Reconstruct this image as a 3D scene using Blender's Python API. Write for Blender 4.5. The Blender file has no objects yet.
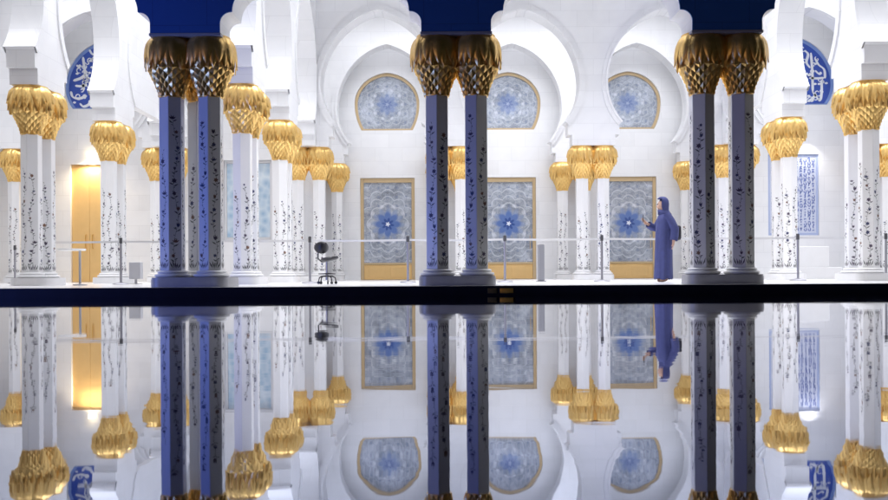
import bpy, bmesh, math, random
from mathutils import Vector, Matrix
PI = math.pi
rad = math.radians
sc = bpy.context.scene
COL = sc.collection

# ------------------------------------------------------------------ helpers
def link(o, parent=None):
    COL.objects.link(o)
    if parent is not None:
        o.parent = parent
    return o

def tag(o, label=None, cat=None, group=None, kind=None):
    if label: o['label'] = label
    if cat: o['category'] = cat
    if group: o['group'] = group
    if kind: o['kind'] = kind
    elif label: o['kind'] = 'thing'
    return o

def empty(name, loc, label, cat, group=None, rz=0):
    o = bpy.data.objects.new(name, None)
    o.empty_display_size = .1
    o.location = loc
    o.rotation_euler = (0, 0, rz)
    link(o)
    return tag(o, label, cat, group)

def mesh_from(bm, name, mats, smooth=None):
    bmesh.ops.recalc_face_normals(bm, faces=bm.faces)
    me = bpy.data.meshes.new(name)
    bm.to_mesh(me); bm.free()
    if not isinstance(mats, (list, tuple)): mats = [mats]
    for m in mats: me.materials.append(m)
    if smooth is not None:
        me.shade_smooth()
        me.set_sharp_from_angle(angle=rad(smooth))
    return me

def obj(name, me, parent=None, loc=(0, 0, 0), rz=0):
    o = bpy.data.objects.new(name, me)
    o.location = loc; o.rotation_euler = (0, 0, rz)
    return link(o, parent)

def build(name, bm, mats, parent=None, loc=(0, 0, 0), smooth=None, rz=0):
    return obj(name, mesh_from(bm, name, mats, smooth), parent, loc, rz)

def box(bm, x0, x1, y0, y1, z0, z1, bevel=0, mi=0):
    r = bmesh.ops.create_cube(bm, size=1)
    vs = r['verts']
    for v in vs:
        v.co = Vector(((x0 + x1) / 2 + v.co.x * (x1 - x0), (y0 + y1) / 2 + v.co.y * (y1 - y0), (z0 + z1) / 2 + v.co.z * (z1 - z0)))
    fs = {f for v in vs for f in v.link_faces}
    for f in fs: f.material_index = mi
    if bevel:
        es = {e for v in vs for e in v.link_edges}
        bmesh.ops.bevel(bm, geom=list(es), offset=bevel, segments=2, affect='EDGES', profile=.5)

def lathe(bm, prof, seg=24, c=(0, 0), cap=True, phase=0):
    rings = []
    for r, z in prof:
        rings.append([bm.verts.new((c[0] + r * math.cos(phase + 2 * PI * i / seg), c[1] + r * math.sin(phase + 2 * PI * i / seg), z)) for i in range(seg)])
    for a, b in zip(rings, rings[1:]):
        for i in range(seg):
            bm.faces.new((a[i], a[(i + 1) % seg], b[(i + 1) % seg], b[i]))
    if cap:
        bm.faces.new(rings[0][::-1]); bm.faces.new(rings[-1])
    return rings

def tube(bm, pts, radii, seg=8, cap=True):
    pts = [Vector(p) for p in pts]
    if not isinstance(radii, (list, tuple)): radii = [radii] * len(pts)
    rings = []
    up = Vector((0, 0, 1))
    prev = None
    for i, p in enumerate(pts):
        d = (pts[min(i + 1, len(pts) - 1)] - pts[max(i - 1, 0)]).normalized()
        a = prev if prev is not None else (up if abs(d.dot(up)) < .9 else Vector((1, 0, 0)))
        n = (a - d * a.dot(d)).normalized()
        prev = n
        b = d.cross(n)
        rings.append([bm.verts.new(p + radii[i] * (n * math.cos(2 * PI * k / seg) + b * math.sin(2 * PI * k / seg))) for k in range(seg)])
    for a, b in zip(rings, rings[1:]):
        for k in range(seg):
            bm.faces.new((a[k], a[(k + 1) % seg], b[(k + 1) % seg], b[k]))
    if cap:
        bm.faces.new(rings[0][::-1]); bm.faces.new(rings[-1])

def extrude_poly(bm, pts, w0, w1, axis='x', skip=None, mi=0):
    """pts: list of (u, z). axis x: u=X, thickness along Y; axis y: u=Y, thickness along X."""
    def V(u, w, z):
        return (u, w, z) if axis == 'x' else (w, u, z)
    A = [bm.verts.new(V(u, w0, z)) for u, z in pts]
    B = [bm.verts.new(V(u, w1, z)) for u, z in pts]
    fs = [bm.faces.new(A), bm.faces.new(B[::-1])]
    n = len(pts)
    for i in range(n):
        j = (i + 1) % n
        if skip and skip(pts[i], pts[j]): continue
        fs.append(bm.faces.new((A[i], B[i], B[j], A[j])))
    for f in fs: f.material_index = mi
    return fs

# ------------------------------------------------------------------ materials
def nmat(name):
    m = bpy.data.materials.new(name); m.use_nodes = True
    nt = m.node_tree
    return m, nt, nt.nodes['Principled BSDF']

def plain(name, col, rough=.5, metal=0, spec=.5, noise=0, scale=8, bump=0, emit=None, es=0):
    m, nt, p = nmat(name)
    p.inputs['Base Color'].default_value = (*col, 1)
    p.inputs['Roughness'].default_value = rough
    p.inputs['Metallic'].default_value = metal
    p.inputs['Specular IOR Level'].default_value = spec
    if noise or bump:
        tc = nt.nodes.new('ShaderNodeTexCoord')
        nz = nt.nodes.new('ShaderNodeTexNoise'); nz.inputs['Scale'].default_value = scale; nz.inputs['Detail'].default_value = 5
        nt.links.new(tc.outputs['Object'], nz.inputs['Vector'])
        if noise:
            mx = nt.nodes.new('ShaderNodeMix'); mx.data_type = 'RGBA'
            mx.inputs[6].default_value = (*[c * (1 - noise) for c in col], 1)
            mx.inputs[7].default_value = (*[min(1, c * (1 + noise)) for c in col], 1)
            nt.links.new(nz.outputs['Fac'], mx.inputs[0]); nt.links.new(mx.outputs[2], p.inputs['Base Color'])
        if bump:
            b = nt.nodes.new('ShaderNodeBump'); b.inputs['Strength'].default_value = bump; b.inputs['Distance'].default_value = .01
            nt.links.new(nz.outputs['Fac'], b.inputs['Height']); nt.links.new(b.outputs['Normal'], p.inputs['Normal'])
    if emit:
        p.inputs['Emission Color'].default_value = (*emit, 1); p.inputs['Emission Strength'].default_value = es
    return m

def marble(name, col, joint=.93, bw=.9, bh=.45, rough=.35, floor=False):
    m, nt, p = nmat(name)
    N, L = nt.nodes, nt.links
    g = N.new('ShaderNodeNewGeometry')
    sep = N.new('ShaderNodeSeparateXYZ'); L.new(g.outputs['Position'], sep.inputs[0])
    cmb = N.new('ShaderNodeCombineXYZ')
    if floor:
        L.new(sep.outputs[0], cmb.inputs[0]); L.new(sep.outputs[1], cmb.inputs[1])
    else:
        ad = N.new('ShaderNodeMath'); ad.operation = 'ADD'
        L.new(sep.outputs[0], ad.inputs[0]); L.new(sep.outputs[1], ad.inputs[1])
        L.new(ad.outputs[0], cmb.inputs[0]); L.new(sep.outputs[2], cmb.inputs[1])
    br = N.new('ShaderNodeTexBrick')
    br.inputs['Scale'].default_value = 1; br.inputs['Brick Width'].default_value = bw; br.inputs['Row Height'].default_value = bh
    br.inputs['Mortar Size'].default_value = .006; br.inputs['Mortar Smooth'].default_value = .3; br.inputs['Bias'].default_value = 0
    br.inputs['Color1'].default_value = (*col, 1)
    br.inputs['Color2'].default_value = (*[c * .955 for c in col], 1)
    br.inputs['Mortar'].default_value = (*[c * joint for c in col], 1)
    L.new(cmb.outputs[0], br.inputs['Vector'])
    nz = N.new('ShaderNodeTexNoise'); nz.inputs['Scale'].default_value = 1.3; nz.inputs['Detail'].default_value = 7; nz.inputs['Distortion'].default_value = 1.4
    L.new(g.outputs['Position'], nz.inputs['Vector'])
    rp = N.new('ShaderNodeValToRGB')
    rp.color_ramp.elements[0].position = .35; rp.color_ramp.elements[0].color = (.965, .965, .97, 1)
    rp.color_ramp.elements[1].position = .62; rp.color_ramp.elements[1].color = (1, 1, 1, 1)
    L.new(nz.outputs['Fac'], rp.inputs[0])
    mx = N.new('ShaderNodeMix'); mx.data_type = 'RGBA'; mx.blend_type = 'MULTIPLY'; mx.inputs[0].default_value = 1
    L.new(br.outputs['Color'], mx.inputs[6]); L.new(rp.outputs[0], mx.inputs[7])
    L.new(mx.outputs[2], p.inputs['Base Color'])
    p.inputs['Roughness'].default_value = rough
    p.inputs['Specular IOR Level'].default_value = .35
    return m

M_WALL = marble('white_marble_blocks', (.83, .835, .85), .88)
M_SHAFT = plain('white_marble_shaft', (.76, .76, .77), .28, noise=.04, scale=3)
M_PLINTH = plain('white_marble_plinth', (.72, .72, .73), .35, noise=.05, scale=4)
M_GPL = plain('grey_front_plinth', (.34, .34, .37), .35, noise=.2, scale=5)  # darker grey than the other plinths
M_FLOOR = marble('white_marble_floor', (.78, .78, .79), .72, 1.2, 1.2, .22, True)
M_BLUELIT = marble('marble_tinted_blue_light', (.036, .155, .48), .72, .8, .4, .5)  # blue light on white marble, put into the base colour
M_KERB = plain('dark_pool_tile', (.006, .008, .022), .5, spec=.15, noise=.3, scale=6)
M_GOLD = plain('gilded_leaf', (.86, .57, .20), .34, metal=.8, noise=.14, scale=18, bump=.35)
M_GOLDDOOR = plain('satin_gold_metal', (.76, .51, .22), .42, metal=.4, noise=.06, scale=5)
M_FRAME = plain('bronze_gold_frame', (.58, .44, .26), .4, metal=.35, noise=.08, scale=9)
M_STEEL = plain('brushed_steel', (.34, .34, .38), .35, metal=.8, noise=.1, scale=30)
M_DGREY = plain('dark_grey_plastic', (.06, .06, .07), .4)
M_BELT = plain('white_belt', (.66, .66, .68), .5)
M_BLACK = plain('black_plastic', (.012, .012, .018), .4)
M_GREY = plain('grey_painted_metal', (.42, .42, .45), .5, noise=.05)
M_WHITEP = plain('white_laminate', (.85, .85, .85), .35)
M_ROBE = plain('violet_blue_cloth', (.052, .062, .185), .9, noise=.25, scale=11, bump=.5)
M_SKIN = plain('skin', (.55, .34, .25), .55)
M_BAG = plain('dark_bag_leather', (.02, .02, .035), .5, noise=.2)
M_PHONE = plain('phone_body', (.02, .02, .02), .25)
M_HAIR = plain('dark_hair', (.02, .013, .01), .6)
M_BRASS = plain('brass_plate', (.75, .46, .13), .35, metal=.85, noise=.15, scale=30)
M_INL1 = plain('plum_stone_inlay', (.085, .065, .11), .4)
M_INL2 = plain('dark_blue_stone_inlay', (.055, .065, .15), .4)
M_INL3 = plain('brown_stone_inlay', (.20, .11, .08), .4)
M_INL4 = plain('green_stone_inlay', (.12, .13, .13), .4)
M_CALBLUE = plain('cobalt_glazed_tile', (.035, .085, .42), .3, noise=.12, scale=10)
M_CALRIM = plain('pale_blue_glazed_rim', (.22, .33, .66), .35, noise=.1, scale=20)
M_CALWHITE = plain('white_glaze_script', (.80, .83, .88), .35)
M_CALTILE = plain('pale_script_tile', (.60, .64, .76), .35, noise=.05, scale=6)
M_BORD = plain('pale_blue_border', (.40, .47, .68), .4)
M_SCRIPT = plain('faded_blue_script', (.15, .20, .46), .4)
M_LAMP = plain('lamp_glow', (1, .9, .7), .5, emit=(1, .78, .42), es=18)
M_SASH = plain('tilted_white_metal', (.7, .7, .72), .4)

def etched_glass(name, seed, flower=.65, k_=1.0):
    """pale etched glass with a large blue flower in the middle (object coordinates: X across, Z up)"""
    m, nt, p = nmat(name)
    N, L = nt.nodes, nt.links
    def math_(op, a, b=None, c=None):
        n = N.new('ShaderNodeMath'); n.operation = op
        for i, v in enumerate((a, b, c)):
            if v is None: continue
            if hasattr(v, 'links') or hasattr(v, 'node'): L.new(v, n.inputs[i])
            else: n.inputs[i].default_value = v
        return n.outputs[0]
    def mix(f, a, b):
        n = N.new('ShaderNodeMix'); n.data_type = 'RGBA'
        for i, v in ((0, f), (6, a), (7, b)):
            if isinstance(v, tuple): n.inputs[i].default_value = (*v, 1)
            elif isinstance(v, float): n.inputs[i].default_value = v
            else: L.new(v, n.inputs[i])
        return n.outputs[2]
    def step(v, e, s):
        n = N.new('ShaderNodeMapRange'); n.inputs[1].default_value = e - s; n.inputs[2].default_value = e + s
        n.inputs[3].default_value = 1; n.inputs[4].default_value = 0
        L.new(v, n.inputs[0]); return n.outputs[0]
    tc = N.new('ShaderNodeTexCoord')
    sp = N.new('ShaderNodeSeparateXYZ'); L.new(tc.outputs['Object'], sp.inputs[0])
    x, z = sp.outputs[0], sp.outputs[2]
    r = math_('SQRT', math_('ADD', math_('MULTIPLY', x, x), math_('MULTIPLY', z, z)))
    th = math_('ARCTAN2', z, x)
    def petals(k, ph, R, amp):
        c = math_('ABSOLUTE', math_('COSINE', math_('ADD', math_('MULTIPLY', th, k / 2), ph)))
        lim = math_('ADD', math_('MULTIPLY', c, amp), R)
        return math_('SUBTRACT', r, lim)
    nz = N.new('ShaderNodeTexNoise'); nz.inputs['Scale'].default_value = 1.6; nz.inputs['Detail'].default_value = 8; nz.inputs['Roughness'].default_value = .62
    nz.noise_dimensions = '4D'; nz.inputs['W'].default_value = seed
    L.new(tc.outputs['Object'], nz.inputs['Vector'])
    rp = N.new('ShaderNodeValToRGB')
    rp.color_ramp.elements[0].position = .33; rp.color_ramp.elements[0].color = (.20, .225, .265, 1)
    rp.color_ramp.elements[1].position = .68; rp.color_ramp.elements[1].color = (.52, .565, .65, 1)
    L.new(nz.outputs['Fac'], rp.inputs[0])  # dark mottling paints reflections into the glass colour
    vo = N.new('ShaderNodeTexVoronoi'); vo.inputs['Scale'].default_value = 3.2; vo.feature = 'F1'
    L.new(tc.outputs['Object'], vo.inputs['Vector'])
    # small etched blossoms all over
    vd = vo.outputs['Distance']
    vn = N.new('ShaderNodeTexNoise'); vn.inputs['Scale'].default_value = 22; L.new(tc.outputs['Object'], vn.inputs['Vector'])
    bl = step(math_('ADD', vd, math_('MULTIPLY', math_('SUBTRACT', vn.outputs['Fac'], .5), .45)), .33, .05)
    c1 = mix(math_('MULTIPLY', bl, .22), rp.outputs[0], (.62, .66, .74))
    ve = N.new('ShaderNodeTexVoronoi'); ve.inputs['Scale'].default_value = 5.5; ve.feature = 'DISTANCE_TO_EDGE'
    L.new(tc.outputs['Object'], ve.inputs['Vector'])
    c1 = mix(math_('MULTIPLY', step(ve.outputs['Distance'], .05, .03), .35), c1, (.16, .19, .27))
    # fine etched line work: a lattice of small rosettes and rings of petals round the middle
    def cell(v, s_): return math_('SUBTRACT', math_('FRACT', math_('ADD', math_('DIVIDE', v, s_), .5)), .5)
    gx, gz = cell(x, .30), cell(z, .30)
    gr_ = math_('SQRT', math_('ADD', math_('MULTIPLY', gx, gx), math_('MULTIPLY', gz, gz)))
    gt = math_('ARCTAN2', gz, gx)
    gl = math_('ABSOLUTE', math_('SUBTRACT', gr_, math_('ADD', math_('MULTIPLY', math_('COSINE', math_('MULTIPLY', gt, 6.)), .09), .33)))
    c1 = mix(math_('MULTIPLY', step(gl, .05, .03), .26), c1, (.60, .65, .74))
    c1 = mix(math_('MULTIPLY', step(gr_, .13, .05), .4), c1, (.13, .18, .33))
    for kk, RR, AA in ((8, f_ := flower * 1.15, flower * .22), (12, flower * 1.6, flower * .25), (16, flower * 2.1, flower * .2), (20, flower * 2.7, flower * .22)):
        ln = math_('ABSOLUTE', petals(kk, .0, RR, AA))
        c1 = mix(math_('MULTIPLY', step(ln, .018, .009), .36 * k_ + .08), c1, (.74, .78, .85))
    # big flower
    f = flower
    c2 = mix(math_('MULTIPLY', step(petals(12, .3, f * .72, f * .38), 0., f * .10), .55 * k_), c1, (.22, .30, .50))
    c3 = mix(math_('MULTIPLY', step(petals(8, .0, f * .58, f * .26), 0., f * .10), .85 * k_), c2, (.09, .17, .44))
    c4 = mix(math_('MULTIPLY', step(petals(8, .8, f * .20, f * .22), 0., f * .05), .8 * k_), c3, (.03, .07, .26))
    c5 = mix(math_('MULTIPLY', step(petals(5, .2, f * .045, f * .11), 0., f * .03), 1. if k_ > .9 else .35), c4, (.75, .82, .92))
    # ring of pale dots around it
    dd = math_('MULTIPLY', math_('COSINE', math_('MULTIPLY', th, 10.)), step(math_('ABSOLUTE', math_('SUBTRACT', r, f * 1.22)), f * .10, f * .03))
    c6 = mix(math_('MULTIPLY', math_('MAXIMUM', dd, 0.), .5), c5, (.75, .78, .85))
    L.new(c6, p.inputs['Base Color'])
    p.inputs['Roughness'].default_value = .16
    p.inputs['Specular IOR Level'].default_value = .6
    return m

# water: near mirror, seen at a grazing angle
M_WATER, nt, p = nmat('still_pool_water')
p.inputs['Base Color'].default_value = (.29, .33, .46, 1)
p.inputs['Metallic'].default_value = 1
p.inputs['Roughness'].default_value = .022
tc = nt.nodes.new('ShaderNodeTexCoord')
mp = nt.nodes.new('ShaderNodeMapping'); mp.inputs['Scale'].default_value = (3.2, 5.5, 1)
nz = nt.nodes.new('ShaderNodeTexNoise'); nz.inputs['Scale'].default_value = 1.0; nz.inputs['Detail'].default_value = 2
bp = nt.nodes.new('ShaderNodeBump'); bp.inputs['Strength'].default_value = .006; bp.inputs['Distance'].default_value = .05
nt.links.new(tc.outputs['Object'], mp.inputs['Vector']); nt.links.new(mp.outputs[0], nz.inputs['Vector'])
nt.links.new(nz.outputs['Fac'], bp.inputs['Height']); nt.links.new(bp.outputs['Normal'], p.inputs['Normal'])

# ------------------------------------------------------------------ layout
F = 914.0
CAMZ = .302
DECK = .136
ZC = 3.89                     # top of the capitals
ROW = [13.8, 17.6, 21.6, 25.8, 29.55]
XS = [-11.8, -7.8, -3.8, .2, 4.2, 8.2, 12.2]
def X_at(px, Y): return (px - 444) * Y / F
def Z_at(py, Y, px=444): return CAMZ + (274.5 - (px - 444) * .0058 - py) * Y / F
TOP = 9.4

# ------------------------------------------------------------------ setting
bm = bmesh.new()
bmesh.ops.create_grid(bm, x_segments=1, y_segments=1, size=1)
for v in bm.verts: v.co = Vector((v.co.x * 70, -28 + v.co.y * 41.1, 0))
tag(build('water', bm, M_WATER), kind='structure')
bm = bmesh.new()
bmesh.ops.create_grid(bm, x_segments=1, y_segments=1, size=1)
for v in bm.verts: v.co = Vector((v.co.x * 300, v.co.y * 300, -.6))
tag(build('ground', bm, M_KERB), kind='structure')
bm = bmesh.new(); box(bm, -40, 40, 13.12, 32.5, -.2, DECK)
tag(build('floor', bm, M_FLOOR), kind='structure')
bm = bmesh.new(); box(bm, -14.2, 16.4, 13.0, 31, TOP + .004, TOP + .3)
tag(build('ceiling', bm, M_WALL), kind='structure')
bm = bmesh.new()
box(bm, -40, 40, 13.04, 13.116, -.5, DECK + .001, .004)
tag(build('pool_kerb', bm, M_KERB), 'long dark blue-black kerb along the edge of the reflecting pool', 'kerb')

# brass fittings on the kerb
def brass(px, w, label, mat):
    bm = bmesh.new()
    box(bm, -w / 2, w / 2, -.006, .004, -.036, .036, .004)
    for s in (-1, 1):
        lathe(bm, [(.006, 0), (.006, .003)], 8, (s * (w / 2 - .012), 0))
    X = X_at(px, 13.04)
    tag(build('brass_plate', bm, mat, None, (X, 13.034, .066), 30), label, 'plate', 'metal plates on the kerb')
brass(506.5, .19, 'bright brass plate set in the dark kerb beside the centre column pair', M_BRASS)
M_BRASSD = plain('tarnished_brass', (.14, .11, .06), .5, metal=.6)
brass(492, .13, 'small dull tarnished plate on the dark kerb left of the bright brass one', M_BRASSD)

# ------------------------------------------------------------------ arches
def horseshoe(u0, L, n=18):
    c = L / 2; r = c - .40
    zc = 5.62
    pts = [(.60, ZC), (.60, 4.18), (.72, 4.18), (.72, 4.50)]
    a0 = math.asin(1.07 / 1.6)
    lower = []
    for i in range(7):
        a = -a0 + a0 * i / 6
        lower.append((c - r * math.cos(a), zc + 1.6 * math.sin(a)))
    k = .42 * r / 1.6
    R = r + k
    aE = math.acos(k / R)
    H = R * math.sin(aE)
    up = []
    for i in range(1, n + 1):
        a = aE * i / n
        up.append((c - (R * math.cos(a) - k), zc + R * math.sin(a) * (2.06 / H)))
    left = pts + lower + up
    right = [(L - u, z) for u, z in left[:-1]][::-1]
    return [(u0 + u, z) for u, z in left + right]

def ring_of(u0, L):
    """the curved part only"""
    return [q for q in horseshoe(u0, L)][4:-4]

def multifoil(u0, L):
    pts = [(.515, ZC), (.515, 4.0)]
    def lobe(cx, cz, r, n=8, a1=90):
        for i in range(n + 1):
            a = rad(a1 * i / n)
            pts.append((cx - r * math.cos(a), cz + r * math.sin(a)))
    lobe(.515 + .165, 4.03, .165)
    lobe(.695 + .42, 4.20, .42, 10)
    lobe(1.12 + .48, 4.64, .48, 10)
    lobe(1.61 + .39, 5.14, .39, 8, 84)
    pts.append((2.0, 5.62))
    s = L / 4
    left = [(u if u < 1 else 1 + (u - 1) * (L / 2 - 1), z) for u, z in pts]
    right = [(L - u, z) for u, z in left[:-1]][::-1]
    return [(u0 + u, z) for u, z in left + right]

def arcade_poly(stops, fn, start, end, top=TOP):
    pts = [(start, ZC)]
    for a, b in zip(stops, stops[1:]):
        pts += fn(a, b - a)
    pts += [(end, ZC), (end, top), (start, top)]
    out = []
    for q in pts:
        if not out or (abs(q[0] - out[-1][0]) + abs(q[1] - out[-1][1])) > 1e-5: out.append(q)
    return out

def archivolt(bm, line, cen, w0, w1, off, axis):
    """raised moulding following an arch line"""
    out = []
    for u, z in line:
        d = Vector((u - cen[0], (z - cen[1]))); d.normalize()
        out.append((u + d.x * off, z + d.y * off))
    inn = [(u + (u - cen[0]) * .004, z + (z - cen[1]) * .004) for u, z in line]
    for i in range(len(line) - 1):
        def V(q, w): return (q[0], w, q[1]) if axis == 'x' else (w, q[0], q[1])
        a, b, c, d = inn[i], inn[i + 1], out[i + 1], out[i]
        A = [bm.verts.new(V(q, w0)) for q in (a, b, c, d)]
        B = [bm.verts.new(V(q, w1)) for q in (a, b, c, d)]
        bm.faces.new(A)
        bm.faces.new((A[0], A[1], B[1], B[0])); bm.faces.new((A[2], A[3], B[3], B[2]))

# front arcade: white multifoil arcade wall with blue light painted on as an outer layer
root = empty('front_arcade', (2.2, ROW[0], 0), 'front arcade wall with scalloped arches, blue light painted on the outside, white soffits', 'arcade')
FX = XS
poly = arcade_poly(FX, multifoil, -14.2, 16.4)
polL = [(u - 2.2, z) for u, z in poly]
bm = bmesh.new(); extrude_poly(bm, polL, -.30, .31)
build('wall', bm, M_WALL, root, smooth=35)
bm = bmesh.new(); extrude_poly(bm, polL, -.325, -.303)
build('blue_light_layer', bm, M_BLUELIT, root, smooth=35)
for x in FX:
    bm = bmesh.new()
    box(bm, x - 2.2 - .53, x - 2.2 + .53, -.335, .335, ZC - .045, ZC - .002, .008)
    build('abacus', bm, M_GREY, root)

# interior cross arcades (rows 4 and 5)
def cross_arcade(name, y, th, label, stops, start, end, cx):
    root = empty(name, (cx, y, 0), label, 'arcade')
    poly = [(u - cx, z) for u, z in arcade_poly(stops, horseshoe, start, end)]
    bm = bmesh.new(); extrude_poly(bm, poly, -th, th)
    build('wall', bm, M_WALL, root, smooth=35)
    for a, b in zip(stops, stops[1:]):
        bm = bmesh.new()
        line = [(u - cx, z) for u, z in ring_of(a, b - a)]
        archivolt(bm, line, ((a + b) / 2 - cx, 5.62), -th - .05, -th + .01, .17, 'x')
        archivolt(bm, line, ((a + b) / 2 - cx, 5.62), -th - .085, -th - .049, .065, 'x')
        build('archivolt', bm, M_WALL, root, smooth=35)
cross_arcade('hall_arcade', ROW[3], .30, 'white marble arcade with wide horseshoe arches in front of the glazed doors', XS, -14.0, 16.2, 2.2)
cross_arcade('door_arcade', ROW[4], .24, 'smaller looking white horseshoe arcade right before the glazed doors', XS[2:6], -4.8, 9.2, 2.2)

# arcades running into the depth
def depth_arcade(x, label):
    root = empty('side_arcade', (x, 19.8, 0), label, 'arcade', 'arcades running back from the pool')
    poly = [(u - 19.8, z) for u, z in arcade_poly(ROW[:4], horseshoe, ROW[0] + .314, ROW[3] - .304)]
    poly = [(max(u, ROW[0] + .314 - 19.8), z) for u, z in poly]
    bm = bmesh.new(); extrude_poly(bm, poly, -.265, .265, 'y')
    build('wall', bm, M_WALL, root, smooth=35)
    if x != -3.8:                       # the deepest arch is closed by a thin panel
        bm = bmesh.new()
        line = horseshoe(ROW[2] - 19.8, ROW[3] - ROW[2])[4:-4]
        extrude_poly(bm, [(u, z) for u, z in line], -.10, .10, 'y')
        build('blind_panel', bm, M_WALL, root)
    for a, b in zip(ROW[:3], ROW[1:4]):
        for s in (-1, 1):
            bm = bmesh.new()
            line = [(u - 19.8, z) for u, z in ring_of(a, b - a)]
            archivolt(bm, line, ((a + b) / 2 - 19.8, 5.62), s * .298, s * .26, .15, 'y')
            build('archivolt', bm, M_WALL, root, smooth=35)
depth_arcade(-7.8, 'white arcade receding at the far left in front of the golden door')
depth_arcade(-3.8, 'white arcade receding from the blue lit left front columns')
depth_arcade(8.05, 'white arcade receding along the right side of the hall')

# ------------------------------------------------------------------ back walls with openings
def lunette_line(c, zc, hw, up, low, sill, n=16):
    """left half from sill centre round to apex"""
    pts = [(c, sill)]
    a0 = math.asin((zc - sill) / low)
    for i in range(9):
        a = -a0 + a0 * i / 8
        pts.append((c - hw * math.cos(a), zc + low * math.sin(a)))
    k = .10 * hw; R = hw + k; aE = math.acos(k / R); H = R * math.sin(aE)
    for i in range(1, n + 1):
        a = aE * i / n
        pts.append((c - (R * math.cos(a) - k), zc + R * math.sin(a) * up / H))
    return pts

def wall_bays(bm, bays, y0, y1, zb=DECK, zt=TOP):
    """bays: (xl, xr, xc, door(hw, z0, z1) or None, lun or None)"""
    for xl, xr, xc, door, lun in bays:
        for s in (-1, 1):
            xe = xl if s < 0 else xr
            pts = [(xe, zb)]
            if door:
                hw, z0, z1 = door
                if z0 > zb + .01:
                    pts += [(xc, zb), (xc, z0), (xc + s * hw, z0), (xc + s * hw, z1), (xc, z1)]
                else:
                    pts += [(xc + s * hw, zb), (xc + s * hw, z1), (xc, z1)]
            else:
                pts += [(xc, zb)]
            if lun:
                pts += [(xc + (u - xc) * -s, z) for u, z in lunette_line(xc, *lun)]
            pts += [(xc, zt), (xe, zt)]
            ok = lambda a, b: abs(a[0] - xc) < 1e-6 and abs(b[0] - xc) < 1e-6
            extrude_poly(bm, pts, y0, y1, 'x', ok)

HALLY = 30.15
AISY = 27.0
LUN_H = (5.95, 1.07, 1.03, 1.43, 5.07)         # hall windows
LUN_A = (5.86, 1.36, 1.46, 1.12, 5.26)          # aisle lunettes
hall_c = [-1.85, 2.15, 6.12]
DOORW, DOORT = .90, 3.50
bm = bmesh.new()
wall_bays(bm, [(-4.1, .15, hall_c[0], (DOORW, DECK, DOORT), LUN_H), (.15, 4.15, hall_c[1], (DOORW, DECK, DOORT), LUN_H),
               (4.15, 8.5, hall_c[2], (DOORW, DECK, DOORT), LUN_H)], HALLY, HALLY + .35)
tag(build('hall_back_wall', bm, M_WALL, smooth=35), 'white marble back wall holding the three tall glazed doors and round windows', 'wall')
bm = bmesh.new()
ZM = 4.5
wall_bays(bm, [(-14.0, -7.8, -10.50, (.52, DECK, 3.62), None), (-7.8, -4.104, -5.8, (.72, 1.36, 3.72), None)], AISY, AISY + .45, zt=ZM)
wall_bays(bm, [(-14.0, -7.8, -9.8, None, LUN_A), (-7.8, -4.104, -5.8, None, None)], AISY, AISY + .45, zb=ZM)
box(bm, -4.4, -4.104, AISY + .453, HALLY + .3, DECK, TOP)
tag(build('aisle_back_wall', bm, M_WALL, smooth=35), 'white marble wall behind the left aisles around the golden door', 'wall')
bm = bmesh.new()
wall_bays(bm, [(8.504, 12.2, 10.34, (.75, 1.40, 3.80), None), (12.2, 16.2, 14.2, None, None)], AISY, AISY + .45, zt=ZM)
wall_bays(bm, [(8.504, 12.2, 10.2, None, LUN_A), (12.2, 16.2, 14.2, None, None)], AISY, AISY + .45, zb=ZM)
box(bm, 8.504, 8.8, AISY + .453, HALLY + .3, DECK, TOP)
tag(build('aisle_back_wall', bm, M_WALL, smooth=35), 'white marble wall behind the right aisle around the blue script panel', 'wall')
bm = bmesh.new(); box(bm, -14.3, -14.004, 14.12, AISY + .45, DECK, TOP)
tag(build('side_wall', bm, M_WALL), 'white marble side wall closing the arcade at the far left', 'wall')
bm = bmesh.new(); box(bm, 16.204, 16.5, 14.12, AISY + .45, DECK, TOP)
tag(build('side_wall', bm, M_WALL), 'white marble side wall closing the arcade at the far right', 'wall')

# ------------------------------------------------------------------ hall doors and windows
def glazed_door(xc, label, seed):
    r = empty('glazed_door', (xc, HALLY + .10, DECK), label, 'door', 'tall glazed doors')
    H = DOORT - DECK
    bm = bmesh.new()
    t = .11
    box(bm, -DOORW + .004, -DOORW + t, -.06, .06, .002, H - .004, .008)
    box(bm, DOORW - t, DOORW - .004, -.06, .06, .002, H - .004, .008)
    box(bm, -DOORW + t + .002, DOORW - t - .002, -.06, .06, H - .15, H - .004, .008)
    box(bm, -DOORW + t + .002, DOORW - t - .002, -.055, .055, .50, .56, .006)
    build('frame', bm, M_FRAME, r)
    bm = bmesh.new()
    box(bm, -DOORW + t + .003, DOORW - t - .003, -.035, .035, .01, .497, .01)
    for s in (-1, 1):
        box(bm, s * .36 - .27, s * .36 + .27, -.045, -.03, .08, .43, .008)
    build('kick_panel', bm, M_GOLDDOOR, r)
    bm = bmesh.new()
    z0, z1 = .563, H - .153
    fc = 1.84
    box(bm, -DOORW + t + .003, DOORW - t - .003, -.012, .012, z0 - fc, z1 - fc)
    build('glass_panel', bm, etched_glass('etched_flower_glass', seed, .50), r, (0, 0, fc))
    bm = bmesh.new()
    tube(bm, [(DOORW - .2, -.065, 1.0), (DOORW - .2, -.10, 1.02), (DOORW - .2, -.10, 1.42), (DOORW - .2, -.065, 1.44)], .012)
    build('handle', bm, M_FRAME, r, smooth=40)
glazed_door(hall_c[0], 'leftmost tall gold framed glass door with a blue flower, behind the stool', 1.3)
glazed_door(hall_c[1], 'middle gold framed glass door with blue flower, partly behind the centre columns', 4.1)
glazed_door(hall_c[2], 'rightmost gold framed flower glass door, behind the person in the blue robe', 7.7)

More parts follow.
